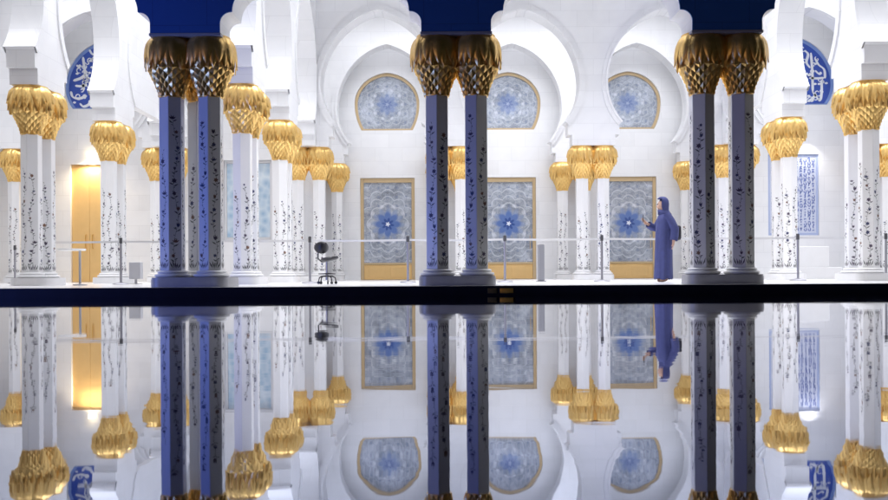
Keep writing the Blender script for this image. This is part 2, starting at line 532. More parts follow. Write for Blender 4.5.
def fan_mesh(pts_half, xc, y0, y1, zc):
    pts = [(u - xc, z - zc) for u, z in pts_half]
    full = pts + [(-u, z) for u, z in pts[1:-1]][::-1]
    bm = bmesh.new(); extrude_poly(bm, full, y0, y1)
    return bm
def arch_window(xc, label, seed):
    zc = LUN_H[0]
    r = empty('arched_window', (xc, HALLY + .16, zc), label, 'window', 'round horseshoe windows over the doors')
    o = [(u - xc, z - zc) for u, z in lunette_line(xc, *LUN_H)]
    o = o[1:] + [(-u, z) for u, z in o[1:-1]][::-1]
    inn = [(u * .915, (z - .02) * .915 + .01) for u, z in o]
    o = [(u * .996, z * .996) for u, z in o]
    bm = bmesh.new()
    n = len(o)
    for i in range(n):
        j = (i + 1) % n
        A = [bm.verts.new((q[0], w, q[1])) for w in (-.07, .07) for q in (o[i], o[j], inn[j], inn[i])]
        for f in ((0, 1, 2, 3), (4, 5, 6, 7), (2, 3, 7, 6), (0, 1, 5, 4)):
            bm.faces.new([A[k] for k in f])
    bmesh.ops.remove_doubles(bm, verts=bm.verts, dist=1e-5)
    build('frame', bm, M_FRAME, r, smooth=35)
    bm = bmesh.new(); extrude_poly(bm, [(u * 1.005, z * 1.005) for u, z in inn], -.01, .01)
    build('glass_pane', bm, etched_glass('etched_window_glass', seed, .40, .45), r)
arch_window(hall_c[0], 'full round horseshoe window over the leftmost glazed door', 11.)
arch_window(hall_c[1], 'round horseshoe window half hidden by the capital of the centre columns', 15.)
arch_window(hall_c[2], 'round horseshoe window above the person, cut by a white arch', 19.)

# ------------------------------------------------------------------ aisle door, window, calligraphy
r = empty('golden_door', (-10.50, AISY + .12, DECK), 'plain golden double door glowing under a warm lamp at far left', 'door')
for s in (-1, 1):
    bm = bmesh.new()
    box(bm, min(s * .0015, s * .516), max(s * .0015, s * .516), -.03, .03, .004, 3.475, .01)
    lf = build('door_leaf', bm, M_GOLDDOOR, r)
    bm = bmesh.new(); tube(bm, [(s * .1, -.03, 1.0), (s * .1, -.09, 1.0), (s * .1, -.09, 1.4), (s * .1, -.03, 1.4)], .014)
    build('handle', bm, M_BRASS, lf, smooth=40)
bm = bmesh.new(); lathe(bm, [(.09, 0), (.09, -.03), (.07, -.035)], 20); lo = build('recessed_lamp', bm, M_LAMP, None, (-10.4, AISY - .10, 3.85), 30)
tag(lo, 'small warm lamp glowing above the golden door', 'lamp')

r = empty('aisle_window', (-5.8, AISY + .2, 1.36), 'pale blue etched window seen behind the white column pair near left', 'window')
bm = bmesh.new()
box(bm, -.716, -.64, -.05, .05, .004, 2.356, .006); box(bm, .64, .716, -.05, .05, .004, 2.356, .006)
box(bm, -.637, .637, -.05, .05, 2.28, 2.356, .006); box(bm, -.637, .637, -.05, .05, .004, .08, .006)
box(bm, -.03, .03, -.045, .045, .083, 2.277, .006)
build('frame', bm, M_SASH, r)
bm = bmesh.new(); box(bm, -.636, -.033, -.01, .01, .084, 2.276); box(bm, .033, .636, -.01, .01, .084, 2.276)
gm, gnt, gp = nmat('frosted_blue_glass')
gv = gnt.nodes.new('ShaderNodeTexVoronoi'); gv.inputs['Scale'].default_value = 5
gr = gnt.nodes.new('ShaderNodeValToRGB'); gr.color_ramp.elements[0].color = (.33, .50, .68, 1); gr.color_ramp.elements[1].color = (.72, .80, .86, 1)
gtc = gnt.nodes.new('ShaderNodeTexCoord'); gnt.links.new(gtc.outputs['Object'], gv.inputs['Vector'])
gnt.links.new(gv.outputs['Distance'], gr.inputs[0]); gnt.links.new(gr.outputs[0], gp.inputs['Base Color']); gp.inputs['Roughness'].default_value = .2
build('glass_pane', bm, gm, r)

def ribbon(bm, pts, w, y0, y1, n=5):
    """flat brush stroke through pts (x,z), Catmull-Rom, broad-nib width"""
    P = [Vector(p) for p in pts]
    P = [P[0] * 2 - P[1]] + P + [P[-1] * 2 - P[-2]]
    L = []
    for i in range(1, len(P) - 2):
        for k in range(n):
            t = k / n
            a, b, c, d = P[i - 1], P[i], P[i + 1], P[i + 2]
            L.append(.5 * ((2 * b) + (c - a) * t + (2 * a - 5 * b + 4 * c - d) * t * t + (3 * b - a - 3 * c + d) * t ** 3))
    L.append(P[-2])
    E = []
    for i, q in enumerate(L):
        d = (L[min(i + 1, len(L) - 1)] - L[max(i - 1, 0)]).normalized()
        nn = Vector((-d.y, d.x))
        ww = w * (.55 + .45 * abs(d.x * .6 + d.y * .8)) * (1 if 0 < i < len(L) - 1 else .45)
        E.append((q + nn * ww / 2, q - nn * ww / 2))
    for (a, b), (c, d) in zip(E, E[1:]):
        A = [bm.verts.new((q.x, y0, q.y)) for q in (a, b, d, c)]
        B = [bm.verts.new((q.x, y1, q.y)) for q in (a, b, d, c)]
        bm.faces.new(A)
        for i in range(4):
            bm.faces.new((A[i], A[(i + 1) % 4], B[(i + 1) % 4], B[i]))

def diamond(bm, x, z, s, y0, y1):
    ribbon(bm, [(x - s / 2, z), (x + s / 2, z + .001)], s, y0, y1, 2)

def calligraphy_lunette(xc, label, strokes, dots):
    zc = LUN_A[0]
    r = empty('calligraphy_lunette', (xc, AISY + .06, zc), label, 'tile panel', 'blue calligraphy lunettes')
    o = [(u - xc, z - zc) for u, z in lunette_line(xc, *LUN_A)]
    o = o[1:] + [(-u, z) for u, z in o[1:-1]][::-1]
    o = [(u * .996, z * .996) for u, z in o]
    inn = [(u * .93, z * .93 - .004) for u, z in o]
    inn = [(u, max(z, o[0][1] + .03)) for u, z in inn]
    bm = bmesh.new(); extrude_poly(bm, o, -.02, .02)
    build('rim', bm, M_CALRIM, r)
    bm = bmesh.new(); extrude_poly(bm, inn, -.035, -.022)
    build('tile_ground', bm, M_CALBLUE, r)
    bm = bmesh.new()
    rs = random.Random(int(xc * 10))
    for q in range(70):
        cx, cz = rs.uniform(-1.1, 1.1), rs.uniform(-.5, 1.2)
        r0, a0, sg = rs.uniform(.06, .12), rs.uniform(0, 6), rs.choice((-1, 1))
        pts = [(cx + r0 * (1 - k * .11) * math.cos(a0 + sg * k * .8), cz + r0 * (1 - k * .11) * math.sin(a0 + sg * k * .8)) for k in range(8)]
        if all((u / 1.15) ** 2 + (z / (1.25 if z > 0 else .9)) ** 2 < 1 and z > -.54 for u, z in pts): ribbon(bm, pts, .034, -.040, -.036, 2)
    build('scrollwork', bm, M_CALWHITE, r)
    bm = bmesh.new()
    for w, pts in strokes: ribbon(bm, pts, w, -.046, -.036)
    for x, z in dots: diamond(bm, x, z, .085, -.046, -.036)
    build('script', bm, M_CALWHITE, r)

K = AISY / F
def LP(px, py, xc):                     # pixel of the photograph -> position on the tile face
    return (X_at(px, AISY) - xc, Z_at(py, AISY, px) - LUN_A[0])
def SR(w, xc, ox, oy, sc_, pts): return (w, [LP(ox + a / sc_, oy + b / sc_, xc) for a, b in pts])
xl = -9.8
Ls = [SR(.085, xl, 60, 35, 6.24, q) for q in ([(150, 135), (158, 200), (168, 250), (198, 275)], [(165, 245), (135, 268), (88, 284)],
     [(72, 350), (85, 385), (125, 395), (172, 378)], [(128, 425), (150, 445), (185, 432), (192, 405)], [(100, 315), (135, 318), (175, 310)],
     [(190, 90), (205, 115), (218, 120)], [(150, 300), (153, 345)], [(110, 185), (122, 198), (135, 185)])]
Ls += [(.085, q) for q in ([(.1, -.45), (.15, .2), (.12, .75)], [(.3, -.3), (.55, -.4), (.8, -.2), (.75, .1)], [(.35, .1), (.4, .5), (.3, .9)], [(.0, .2), (.3, .3), (.6, .55)],
     [(-.2, .5), (.0, .8), (.1, 1.1)], [(.6, .0), (.9, .1), (1., .35)], [(-.1, -.45), (.3, -.5), (.7, -.46)])]
Ld = [LP(60 + a / 6.24, 35 + b / 6.24, xl) for a, b in ((195, 160), (205, 200), (190, 235), (112, 240), (95, 420), (205, 330))] + [(.5, .75), (.6, .3), (.2, -.1), (.95, -.2)]
calligraphy_lunette(xl, 'blue and white calligraphy lunette high above the golden door', Ls, Ld)
xr = 10.2
Rs = [SR(.08, xr, 790, 30, 6.24, q) for q in ([(140, 140), (148, 260), (150, 390)], [(100, 125), (122, 150), (112, 200), (135, 235)], [(165, 175), (188, 215), (222, 245), (228, 300)],
     [(128, 298), (175, 300), (222, 297)], [(205, 310), (206, 370), (200, 425), (185, 440)], [(118, 445), (150, 425), (170, 395)], [(150, 385), (172, 415), (190, 435)],
     [(165, 250), (190, 272), (205, 262)], [(110, 265), (125, 280), (140, 270)])]
Rs += [(.085, q) for q in ([(-.2, -.45), (-.15, .2), (-.2, .9)], [(-.5, -.4), (-.45, .3), (-.55, .7)], [(-1., -.2), (-.7, -.4), (-.3, -.3)], [(-1., .2), (-.7, .3), (-.4, .1)], [(-.8, .55), (-.5, .9), (-.1, 1.)], [(.0, -.48), (-.4, -.5), (-.9, -.44)])]
Rd = [LP(790 + a / 6.24, 30 + b / 6.24, xr) for a, b in ((168, 210), (165, 335), (235, 330), (125, 410), (190, 335))] + [(-.35, .5), (-.7, .0), (-.95, .4)]
calligraphy_lunette(xr, 'blue and white calligraphy lunette high on the right', Rs, Rd)
# tall script panel
r = empty('calligraphy_tilework', (10.34, AISY + .08, 1.40), 'tall panel of blue script on pale tile behind the right aisle columns', 'tile panel')
bm = bmesh.new(); box(bm, -.745, .745, -.02, .02, .004, 2.395)
build('tile_ground', bm, M_CALTILE, r)
bm = bmesh.new()
for a in ((-.745, .745, .004, .07), (-.745, .745, 2.33, 2.395)): box(bm, a[0], a[1], -.034, -.021, a[2], a[3])
for a in ((-.745, -.685), (.685, .745)): box(bm, a[0], a[1], -.034, -.021, .073, 2.327)
build('border', bm, M_BORD, r)
rnd = random.Random(5)
bm = bmesh.new()
for c in range(11):
    x = -.60 + c * .12; z = .14
    while z < 2.26:
        t = rnd.random()
        if t < .35: ribbon(bm, [(x - .035, z), (x, z + .03 + rnd.uniform(-.02, .04)), (x + .035, z + .01)], .032, -.03, -.021, 3)
        elif t < .6: ribbon(bm, [(x + rnd.uniform(-.03, .03), z), (x + rnd.uniform(-.03, .03), z + .085)], .032, -.03, -.021, 3)
        elif t < .85: ribbon(bm, [(x - .032, z + .06), (x - .02, z), (x + .032, z + .01), (x + .032, z + .08)], .028, -.03, -.021, 3)
        else: diamond(bm, x, z + .03, .042, -.03, -.021)
        z += rnd.uniform(.06, .10)
build('script', bm, M_SCRIPT, r)

# ------------------------------------------------------------------ columns
RH = .19
SH0, SH1 = .385, 2.985
def base_mesh():
    bm = bmesh.new()
    lathe(bm, [(.235, .281), (.262, .292), (.268, .31), (.258, .328), (.226, .335), (.214, .345), (.222, .352), (.226, .364), (.218, .376), (.196, .384)], 28)
    return mesh_from(bm, 'base', M_PLINTH, 40)
def shaft_mesh():
    bm = bmesh.new()
    lathe(bm, [(RH, SH0), (RH, SH1)], 6, phase=PI / 2)
    es = [e for e in bm.edges if abs(e.verts[0].co.z - e.verts[1].co.z) > 1]
    bmesh.ops.bevel(bm, geom=es, offset=.006, segments=1, affect='EDGES')
    return mesh_from(bm, 'shaft', M_SHAFT)

def inlay_mesh(seed, full):
    rnd = random.Random(seed)
    bm = bmesh.new()
    ap = RH * math.cos(PI / 6) + .0015
    def poly(fc, pts, mi):
        n = Vector((math.cos(fc), math.sin(fc), 0)); t = Vector((-n.y, n.x, 0))
        vs = [bm.verts.new(n * ap + t * max(-.088, min(.088, u)) + Vector((0, 0, z))) for u, z in pts]
        f = bm.faces.new(vs); f.material_index = mi
    def leaf(fc, u, z, l, w, a, mi):
        dx, dz = math.sin(a), math.cos(a)
        poly(fc, [(u, z), (u + dx * l * .45 + dz * w / 2, z + dz * l * .45 - dx * w / 2), (u + dx * l, z + dz * l), (u + dx * l * .45 - dz * w / 2, z + dz * l * .45 + dx * w / 2)], mi)
    for k in range(6):
        fc = k * PI / 3
        z = SH0 + .03
        for a in (-.45, -.2, 0, .22, .5):                       # tuft at the foot
            leaf(fc, a * .07, z, rnd.uniform(.08, .15), .022, a * 1.1, rnd.choice((3, 3, 0)))
        ztop = rnd.uniform(1.9, 2.75) if full else rnd.uniform(1.6, 2.4)
        u0 = rnd.uniform(-.02, .02); ph = rnd.uniform(0, 6)
        stem = []
        zz = z
        while zz < ztop:
            stem.append((u0 + .034 * math.sin(ph + zz * 6.5), zz)); zz += .06
        for (ua, za), (ub, zb) in zip(stem, stem[1:]):
            poly(fc, [(ua - .0020, za), (ua + .0020, za), (ub + .0020, zb), (ub - .0020, zb)], 3)
        for q in range(int((ztop - z) / .055)):                    # small leaves all along the vine
            zl = z + .05 + q * .055; ul = u0 + .034 * math.sin(ph + zl * 6.5)
            leaf(fc, ul, zl, rnd.uniform(.022, .045), .012, (1 if q % 2 else -1) * rnd.uniform(.5, 1.2), 3)
        z += .16
        while z < ztop:
            u = u0 + .034 * math.sin(ph + z * 6.5)
            mi = rnd.choice((0, 0, 0, 1, 1, 2))
            kind = rnd.random()
            s = rnd.uniform(.75, 1.25) if full else rnd.uniform(.65, 1.2)
            side = rnd.choice((-1, 1))
            leaf(fc, u, z - .06, .075 * s, .022, side * 1.0, 3)
            leaf(fc, u, z - .03, .06 * s, .02, -side * 1.1, rnd.choice((3, 0)))
            uo = max(-.045, min(.045, u + side * rnd.uniform(0, .028)))
            if kind < .3:                                       # tulip
                for a in (-.42, 0, .42): leaf(fc, uo, z, .075 * s, .024 * s, a * .8, mi)
            elif kind < .8:                                      # open blossom
                for i in range(6): leaf(fc, uo, z + .03, .036 * s, .022 * s, i * PI / 3 + .2, mi)
            else:                                                # bud spray
                for a in (-.9, -.3, .3, .9): leaf(fc, uo, z, .06 * s, .02 * s, a, mi)
            z += rnd.uniform(.13, .24) * (1.1 if full else 1 + .35 * (z / ztop))
    return mesh_from(bm, 'inlay', [M_INL1, M_INL2, M_INL3, M_INL4])

def cap_r(z):
    P = [(0, .168), (.06, .178), (.2, .228), (.3, .278), (.40, .325), (.5, .345), (.7, .325), (.9, .27)]
    for (a, ra), (b, rb) in zip(P, P[1:]):
        if z <= b: return ra + (rb - ra) * (z - a) / (b - a)
    return P[-1][1]
def capital_mesh():
    bm = bmesh.new()
    lathe(bm, [(.172, -.010), (.184, -.006), (.186, .010), (.172, .02)] + [(cap_r(z / 100), z / 100) for z in (4, 10, 20, 30, 40, 50, 60, 70, 80, 87)] + [(.30, .88), (.30, .905)], 28)
    # pineapple scales: staggered rows of pointed raised diamonds
    n = 15
    for row in range(7):
        z = .045 + row * .062
        for i in range(n):
            a = 2 * PI * (i + .5 * (row % 2)) / n
            R = cap_r(z); w = PI / n * .98
            def P(da, dz, pr): 
                rr = cap_r(max(0, z + dz)) + pr
                return bm.verts.new((math.cos(a + da) * rr, math.sin(a + da) * rr, z + dz))
            l, r_, t, b, m = P(-w, .0, .0), P(w, .0, .0), P(0, .062, .0), P(0, -.058, .010), P(0, -.022, .028)
            for f in ((l, b, m), (b, r_, m), (r_, t, m), (t, l, m)): bm.faces.new(f)
    return mesh_from(bm, 'capital', M_GOLD, 40)
def bulb_r(z):
    P = [(.30, .335), (.40, .368), (.50, .385), (.60, .388), (.70, .380), (.78, .362), (.84, .335), (.89, .29)]
    for (a, ra), (b, rb) in zip(P, P[1:]):
        if z <= b: return ra + (rb - ra) * (z - a) / (b - a)
    return P[-1][1]
def frond_mesh(seed, broad=False):
    rnd = random.Random(seed)
    bm = bmesh.new()
    LY = ((13, .0, .375, 0), (13, .014, .44, PI / 13)) if broad else ((16, .0, .37, 0), (16, .018, .45, PI / 16), (13, .032, .60, .1))
    rk = .5 if broad else 1
    for layer, (n, dr, zt, ph) in enumerate(LY):
        for i in range(n):
            a = ph + 2 * PI * i / n + rnd.uniform(-.03, .03)
            zt2 = zt + rnd.uniform(-.02, .02)
            tw = rnd.uniform(-.03, .03)
            prev = None
            N = 8
            for k in range(N + 1):
                t = k / N
                z = .89 - (.89 - zt2) * t
                R = bulb_r(z) + dr * min(1, t * 3) + (.012 if k == N else 0)
                w = .075 * math.sin(PI * (.22 + .78 * t)) ** .7 * (16 / n) ** .5 + .001
                aa = a + tw * t
                da = w / R
                cur = [bm.verts.new((math.cos(aa + q * da) * (R + h), math.sin(aa + q * da) * (R + h), z + .25 * w * abs(q) * (t > .6))) for q, h in ((-1, -.024 * rk), (-.5, -.004), (0, .008 * rk), (.5, -.004), (1, -.024 * rk))]
                if prev:
                    for c in range(4): bm.faces.new((prev[c], cur[c], cur[c + 1], prev[c + 1]))
                prev = cur
    return mesh_from(bm, 'fronds', M_GOLD, 45)

BASE = base_mesh(); SHAFT = shaft_mesh(); CAP = capital_mesh()
FRONDS = [frond_mesh(s) for s in (1, 2)]
BROAD = frond_mesh(3, True)
INL_FULL = [inlay_mesh(s, True) for s in (11, 12, 13)]
INL = [inlay_mesh(s, False) for s in (21, 22, 23, 24)]
proto = empty('column', (0, 0, 0), 'x', 'column', 'inlaid marble columns')
obj('base', BASE, proto)
sh = obj('shaft', SHAFT, proto)
obj('inlay', INL[0], sh)
cp = obj('capital', CAP, proto, (0, 0, SH1))
obj('fronds', FRONDS[0], cp)
used = [False]
ncol = [0]
def place_column(x, y, label, front=False):
    k = ncol[0]; ncol[0] += 1
    if not used[0]:
        r = proto; used[0] = True
    else:
        r = proto.copy(); COL.objects.link(r)
        for ch in list(proto.children):
            c = ch.copy(); COL.objects.link(c); c.parent = r
            for g in ch.children:
                d = g.copy(); COL.objects.link(d); d.parent = c
    r.location = (x, y, 0)
    r['label'] = label
    for ch in r.children:
        if ch.name.startswith('shaft'):
            for g in ch.children: g.data = (INL_FULL if front else INL)[k % 3]; g.rotation_euler.z = (k * 5 % 6) * PI / 3
        if ch.name.startswith('capital'):
            ch.rotation_euler.z = k * .7
            for g in ch.children: g.data = BROAD if front else FRONDS[k % 2]

def plinth(x, y, lx, ly, label, mat=None):
    bm = bmesh.new()
    r = .18; pts = []
    for cx, cy, a0 in ((lx - r, ly - r, 0), (-lx + r, ly - r, 90), (-lx + r, -ly + r, 180), (lx - r, -ly + r, 270)):
        for i in range(7):
            a = rad(a0 + 15 * i); pts.append((cx + r * math.cos(a), cy + r * math.sin(a)))
    for z0, z1, d in ((DECK + .001, DECK + .118, 0), (DECK + .118, DECK + .145, .012)):
        A = [bm.verts.new((px * (1 - d), py * (1 - d), z0)) for px, py in pts]
        B = [bm.verts.new((px * (1 - d) , py * (1 - d), z1)) for px, py in pts]
        bm.faces.new(A[::-1]); bm.faces.new(B)
        for i in range(len(pts)):
            j = (i + 1) % len(pts); bm.faces.new((A[i], A[j], B[j], B[i]))
    tag(build('column_plinth', bm, mat or M_PLINTH, None, (x, y, 0), 30), label, 'plinth', 'plinths under the columns')

D = .295
def pair(x, y, along, where, front=False, third=False):
    if along == 'x':
        place_column(x - D, y, 'left column of ' + where, front)
        place_column(x + D, y, 'right column of ' + where, front)
        if third:
            place_column(x + .02, y + .40, 'rear single column behind ' + where, front)
            plinth(x, y + .20, .575, .51, 'plinth under ' + where, M_GPL)
        else:
            plinth(x, y, .575, .31, 'plinth under ' + where, M_GPL if front else None)
    else:
        place_column(x, y - D, 'nearer column of ' + where, front)
        place_column(x, y + D, 'rear column of ' + where, front)
        plinth(x, y, .33, .60, 'plinth under ' + where)

pair(-3.8, ROW[0], 'x', 'the bright blue lit front cluster left of the stool', True, True)
pair(.2, ROW[0], 'x', 'the violet front pair before the middle glass door', True)
pair(4.2, ROW[0], 'x', 'the violet front pair right of the robed person', True)
pair(-7.8, ROW[0], 'x', 'the front cluster beyond the left edge of the photo', True, True)
pair(8.2, ROW[0], 'x', 'the front cluster beyond the right edge of the photo', True, True)
pair(-7.8, ROW[1], 'y', 'the large white pair left of the golden door')
pair(-3.8, ROW[1], 'y', 'the white pair standing before the pale blue window')
pair(8.05, ROW[1], 'y', 'the large white pair cut by the right picture edge')
pair(-7.8, ROW[2], 'y', 'the white pair touching the right side of the golden door')
pair(-3.8, ROW[2], 'y', 'the second white pair receding behind the pale blue window')
pair(8.05, ROW[2], 'y', 'the white pair overlapping the tall blue script panel')
wh = ['the small white pair at the far left edge', 'the small white pair half hidden by the bright blue cluster',
      'the small white pair behind the stool', 'the white pair glimpsed between the centre front columns',
      'the white pair between the middle and right glass doors', 'the white pair glimpsed between the right front columns',
      'the small white pair at the far right edge']
for x, w in zip(XS, wh): pair(x, ROW[3], 'x', w)
D = .36
wh5 = ['the wall pair left of the first glass door', 'the wall pair between the first and middle glass doors',
       'the wall pair right of the middle glass door', 'the wall pair right of the third glass door']
for x, w in zip(XS[2:6], wh5): pair(x, ROW[4], 'x', w)

# ------------------------------------------------------------------ barrier posts with belts
PY = 18.5
posts = [-73, 24, 121, 218, 310, 408, 505, 602, 699, 798, 886, 985]
def post(px, y, label, nxt=None):
    x = X_at(px, y)
    r = empty('barrier_post', (x, y, DECK), label, 'barrier post', 'belt barrier posts')
    bm = bmesh.new(); lathe(bm, [(.165, .002), (.168, .012), (.15, .026), (.05, .04), (.03, .05)], 24)
    build('foot', bm, M_STEEL, r, smooth=35)
    bm = bmesh.new(); lathe(bm, [(.024, .048), (.024, .86)], 14)
    build('pole', bm, M_STEEL, r, smooth=40)
    bm = bmesh.new(); lathe(bm, [(.028, .83), (.032, .835), (.032, .935), (.026, .948), (.012, .952)], 14)
    build('belt_head', bm, M_DGREY, r, smooth=40)
    if nxt is not None:
        x2 = X_at(nxt, y) - x
        bm = bmesh.new()
        n = 12
        pv = None
        for i in range(n + 1):
            t = i / n; sag = -.012 * 4 * t * (1 - t)
            cur = [bm.verts.new((.04 + (x2 - .08) * t, yy, zz + sag)) for yy, zz in ((-.002, .850), (-.002, .890), (.002, .890), (.002, .850))]
            if pv:
                for k in range(4): bm.faces.new((pv[k], pv[(k + 1) % 4], cur[(k + 1) % 4], cur[k]))
            else: bm.faces.new(cur)
            pv = cur
        bm.faces.new(pv[::-1])
        build('belt', bm, M_BELT, r)
plab = {24: 'belt barrier post beside the large white pair at the far left', 121: 'barrier post in front of the columns right of the golden door',
        218: 'barrier post standing right behind the bright blue front columns', 310: 'barrier post just left of the black stool',
        408: 'barrier post in front of the leftmost glass door', 505: 'barrier post in front of the middle glass door',
        602: 'barrier post left of the robed person, before the white column pair', 699: 'barrier post behind the violet front columns right of the person',
        798: 'barrier post in front of the tall blue script panel', 886: 'barrier post at the right picture edge'}
for a, b in zip(posts, posts[1:] + [None]):
    if a in plab: post(a, PY, plab[a], b)
post(15, 22.6, 'more distant barrier post at the far left edge')

# ------------------------------------------------------------------ stool
sx, sy = X_at(327, 16.6), 16.6
r = empty('drafting_stool', (sx, sy, DECK), 'black drafting stool with a round backrest standing between barrier post and glass door', 'stool')
bm = bmesh.new()
for k in range(5):
    a = 2 * PI * k / 5 + .35
    tube(bm, [(0, 0, .15), (.10 * math.cos(a), .10 * math.sin(a), .145), (.15 * math.cos(a), .15 * math.sin(a), .12), (.165 * math.cos(a), .165 * math.sin(a), .055)], [.016, .013, .011, .010])
b = build('star_base', bm, M_BLACK, r, smooth=40)
for k in range(5):
    a = 2 * PI * k / 5 + .35
    bm = bmesh.new()
    bmesh.ops.create_cone(bm, cap_ends=True, segments=14, radius1=.026, radius2=.026, depth=.028, matrix=Matrix.Translation((.165 * math.cos(a), .165 * math.sin(a), .030)) @ Matrix.Rotation(a, 4, 'Z') @ Matrix.Rotation(PI / 2, 4, 'X'))
    build('caster', bm, M_BLACK, b, smooth=40)
bm = bmesh.new(); lathe(bm, [(.028, .08), (.028, .2), (.018, .201), (.018, .42)], 14)
build('gas_column', bm, M_STEEL, r, smooth=40)
bm = bmesh.new()
tube(bm, [(.15 * math.cos(2 * PI * k / 24), .15 * math.sin(2 * PI * k / 24), .19) for k in range(25)], .010, 6, False)
for k in range(3): tube(bm, [(0, 0, .2), (.15 * math.cos(2.1 * k), .15 * math.sin(2.1 * k), .19)], .008, 6)
build('foot_ring', bm, M_BLACK, r, smooth=40)
bm = bmesh.new(); lathe(bm, [(.05, .41), (.15, .425), (.185, .445), (.19, .465), (.175, .485), (.10, .492)], 24)
for v in bm.verts: v.co.x = v.co.x * .85 + .05; v.co.z += v.co.x * .14
build('seat', bm, M_BLACK, r, smooth=50)
bm = bmesh.new(); tube(bm, [(.0, .02, .42), (-.10, .02, .41), (-.165, .02, .47), (-.16, .02, .60)], [.014, .014, .014, .012])
build('back_support', bm, M_BLACK, r, smooth=40)
bm = bmesh.new()
bmesh.ops.create_uvsphere(bm, u_segments=20, v_segments=12, radius=1)
for v in bm.verts: v.co = Vector((v.co.x * .135, v.co.y * .055 + .12 * v.co.x * v.co.x, v.co.z * .112))
build('backrest', bm, M_BLACK, r, (-.09, .02, .67), smooth=60, rz=.25)

# ------------------------------------------------------------------ small furniture
ty = 17.2
r = empty('pedestal_table', (X_at(80, ty), ty, DECK), 'small white pedestal table before the golden door', 'table')
bm = bmesh.new(); lathe(bm, [(.13, .002), (.13, .018), (.03, .03)], 24); build('foot', bm, M_GREY, r, smooth=35)
bm = bmesh.new(); lathe(bm, [(.022, .028), (.022, .655)], 12); build('leg', bm, M_GREY, r, smooth=40)
bm = bmesh.new(); lathe(bm, [(.24, .656), (.25, .662), (.25, .682), (.244, .69)], 32, (-.15, 0)); build('tabletop', bm, M_WHITEP, r, smooth=35)
gy = 19.2
r = empty('floor_speaker', (X_at(136, gy), gy, DECK), 'small grey box on a short stand right of a barrier post', 'speaker')
bm = bmesh.new(); box(bm, -.12, .12, -.09, .09, .11, .46, .012); build('cabinet', bm, M_GREY, r)
bm = bmesh.new(); box(bm, -.10, .10, -.096, -.091, .13, .44, .003); build('grille', bm, M_GREY, r)
bm = bmesh.new(); box(bm, -.02, .02, -.02, .02, .012, .108); box(bm, -.10, .10, -.08, .08, .001, .012, .003); build('stand', bm, M_GREY, r)
ky = 19.6
r = empty('display_totem', (X_at(541, ky), ky, DECK), 'slim grey upright slab beside the middle glass door', 'sign stand')
bm = bmesh.new(); box(bm, -.06, .06, -.16, .16, .02, .80, .012); build('slab', bm, plain('mid_grey_panel', (.22, .22, .24), .5), r)
bm = bmesh.new(); box(bm, -.09, .09, -.18, .18, .001, .019, .004); build('foot', bm, M_STEEL, r)
by = 24.4
r = empty('stepped_bench', (X_at(822, by), by, DECK), 'low white stepped bench below the blue script panel', 'bench')
bm = bmesh.new(); box(bm, -.75, .40, -.3, .3, .002, .30, .012); build('lower_step', bm, M_PLINTH, r)
bm = bmesh.new(); box(bm, -.75, .17, -.05, .3, .302, .86, .012); build('upper_step', bm, M_PLINTH, r)

# ------------------------------------------------------------------ person
py_ = 17.4
pr = empty('person', (X_at(663.5, py_), py_, DECK), 'person in a long hooded violet blue robe holding up a phone before the third door', 'person')
V = []; Eg = []; Rr = []
def jv(p, r, parent=None):
    V.append(p); Rr.append(r if isinstance(r, tuple) else (r, r))
    if parent is not None: Eg.append((parent, len(V) - 1))
    return len(V) - 1
# facing -X ; near the camera = -Y (her left side)
pel = jv((.02, 0, .84), .10)
sp = jv((.02, 0, 1.02), .095, pel)
ch = jv((.03, 0, 1.20), .105, sp)
nk = jv((.01, 0, 1.335), .048, ch)
jw = jv((-.035, 0, 1.405), (.055, .065), nk)
sk = jv((-.035, 0, 1.485), (.078, .088), jw)
tp = jv((-.025, 0, 1.55), (.06, .065), sk)
ns = jv((-.128, 0, 1.445), .012, jw)
for s in (-1, 1):
    hip = jv((.02, s * .085, .78), .075, pel)
    kn = jv((.0, s * .09, .45), .05, hip)
    an = jv((.03, s * .09, .09), .035, kn)
    hl = jv((.04, s * .09, .045), .035, an)
    to = jv((-.10, s * .10, .03), (.04, .026), hl)
def hand(wr, base_dir, up_dir, side_dir, pts_curl):
    """palm + four fingers + thumb rooted at wr (index)"""
    W = Vector(V[wr]); bd, sd, ud = Vector(base_dir).normalized(), Vector(side_dir).normalized(), Vector(up_dir).normalized()
    palm = jv(tuple(W + bd * .05), (.028, .016), wr)
    for i, (off, ln) in enumerate(((-.027, .062), (-.009, .072), (.009, .068), (.026, .052))):
        k0 = jv(tuple(W + bd * .09 + sd * off), .0092, palm)
        k1 = jv(tuple(W + bd * (.09 + ln * .5) + sd * off + ud * ln * .15 * pts_curl), .0086, k0)
        jv(tuple(W + bd * (.09 + ln * (1 - .25 * pts_curl)) + sd * off + ud * ln * .55 * pts_curl), .0075, k1)
    t0 = jv(tuple(W + bd * .035 - sd * .036 + ud * .008), .011, palm)
    t1 = jv(tuple(W + bd * .07 - sd * .05 + ud * .02), .0095, t0)
    jv(tuple(W + bd * .095 - sd * .046 + ud * .03), .008, t1)
# far (right) arm raised with the phone
s1 = jv((.03, .16, 1.26), .055, ch)
e1 = jv((-.10, .19, 1.01), .042, s1)
w1 = jv((-.27, .13, 1.115), .027, e1)
hand(w1, (-.75, -.1, .62), (-.3, -.9, .1), (.0, .2, 1.), .8)
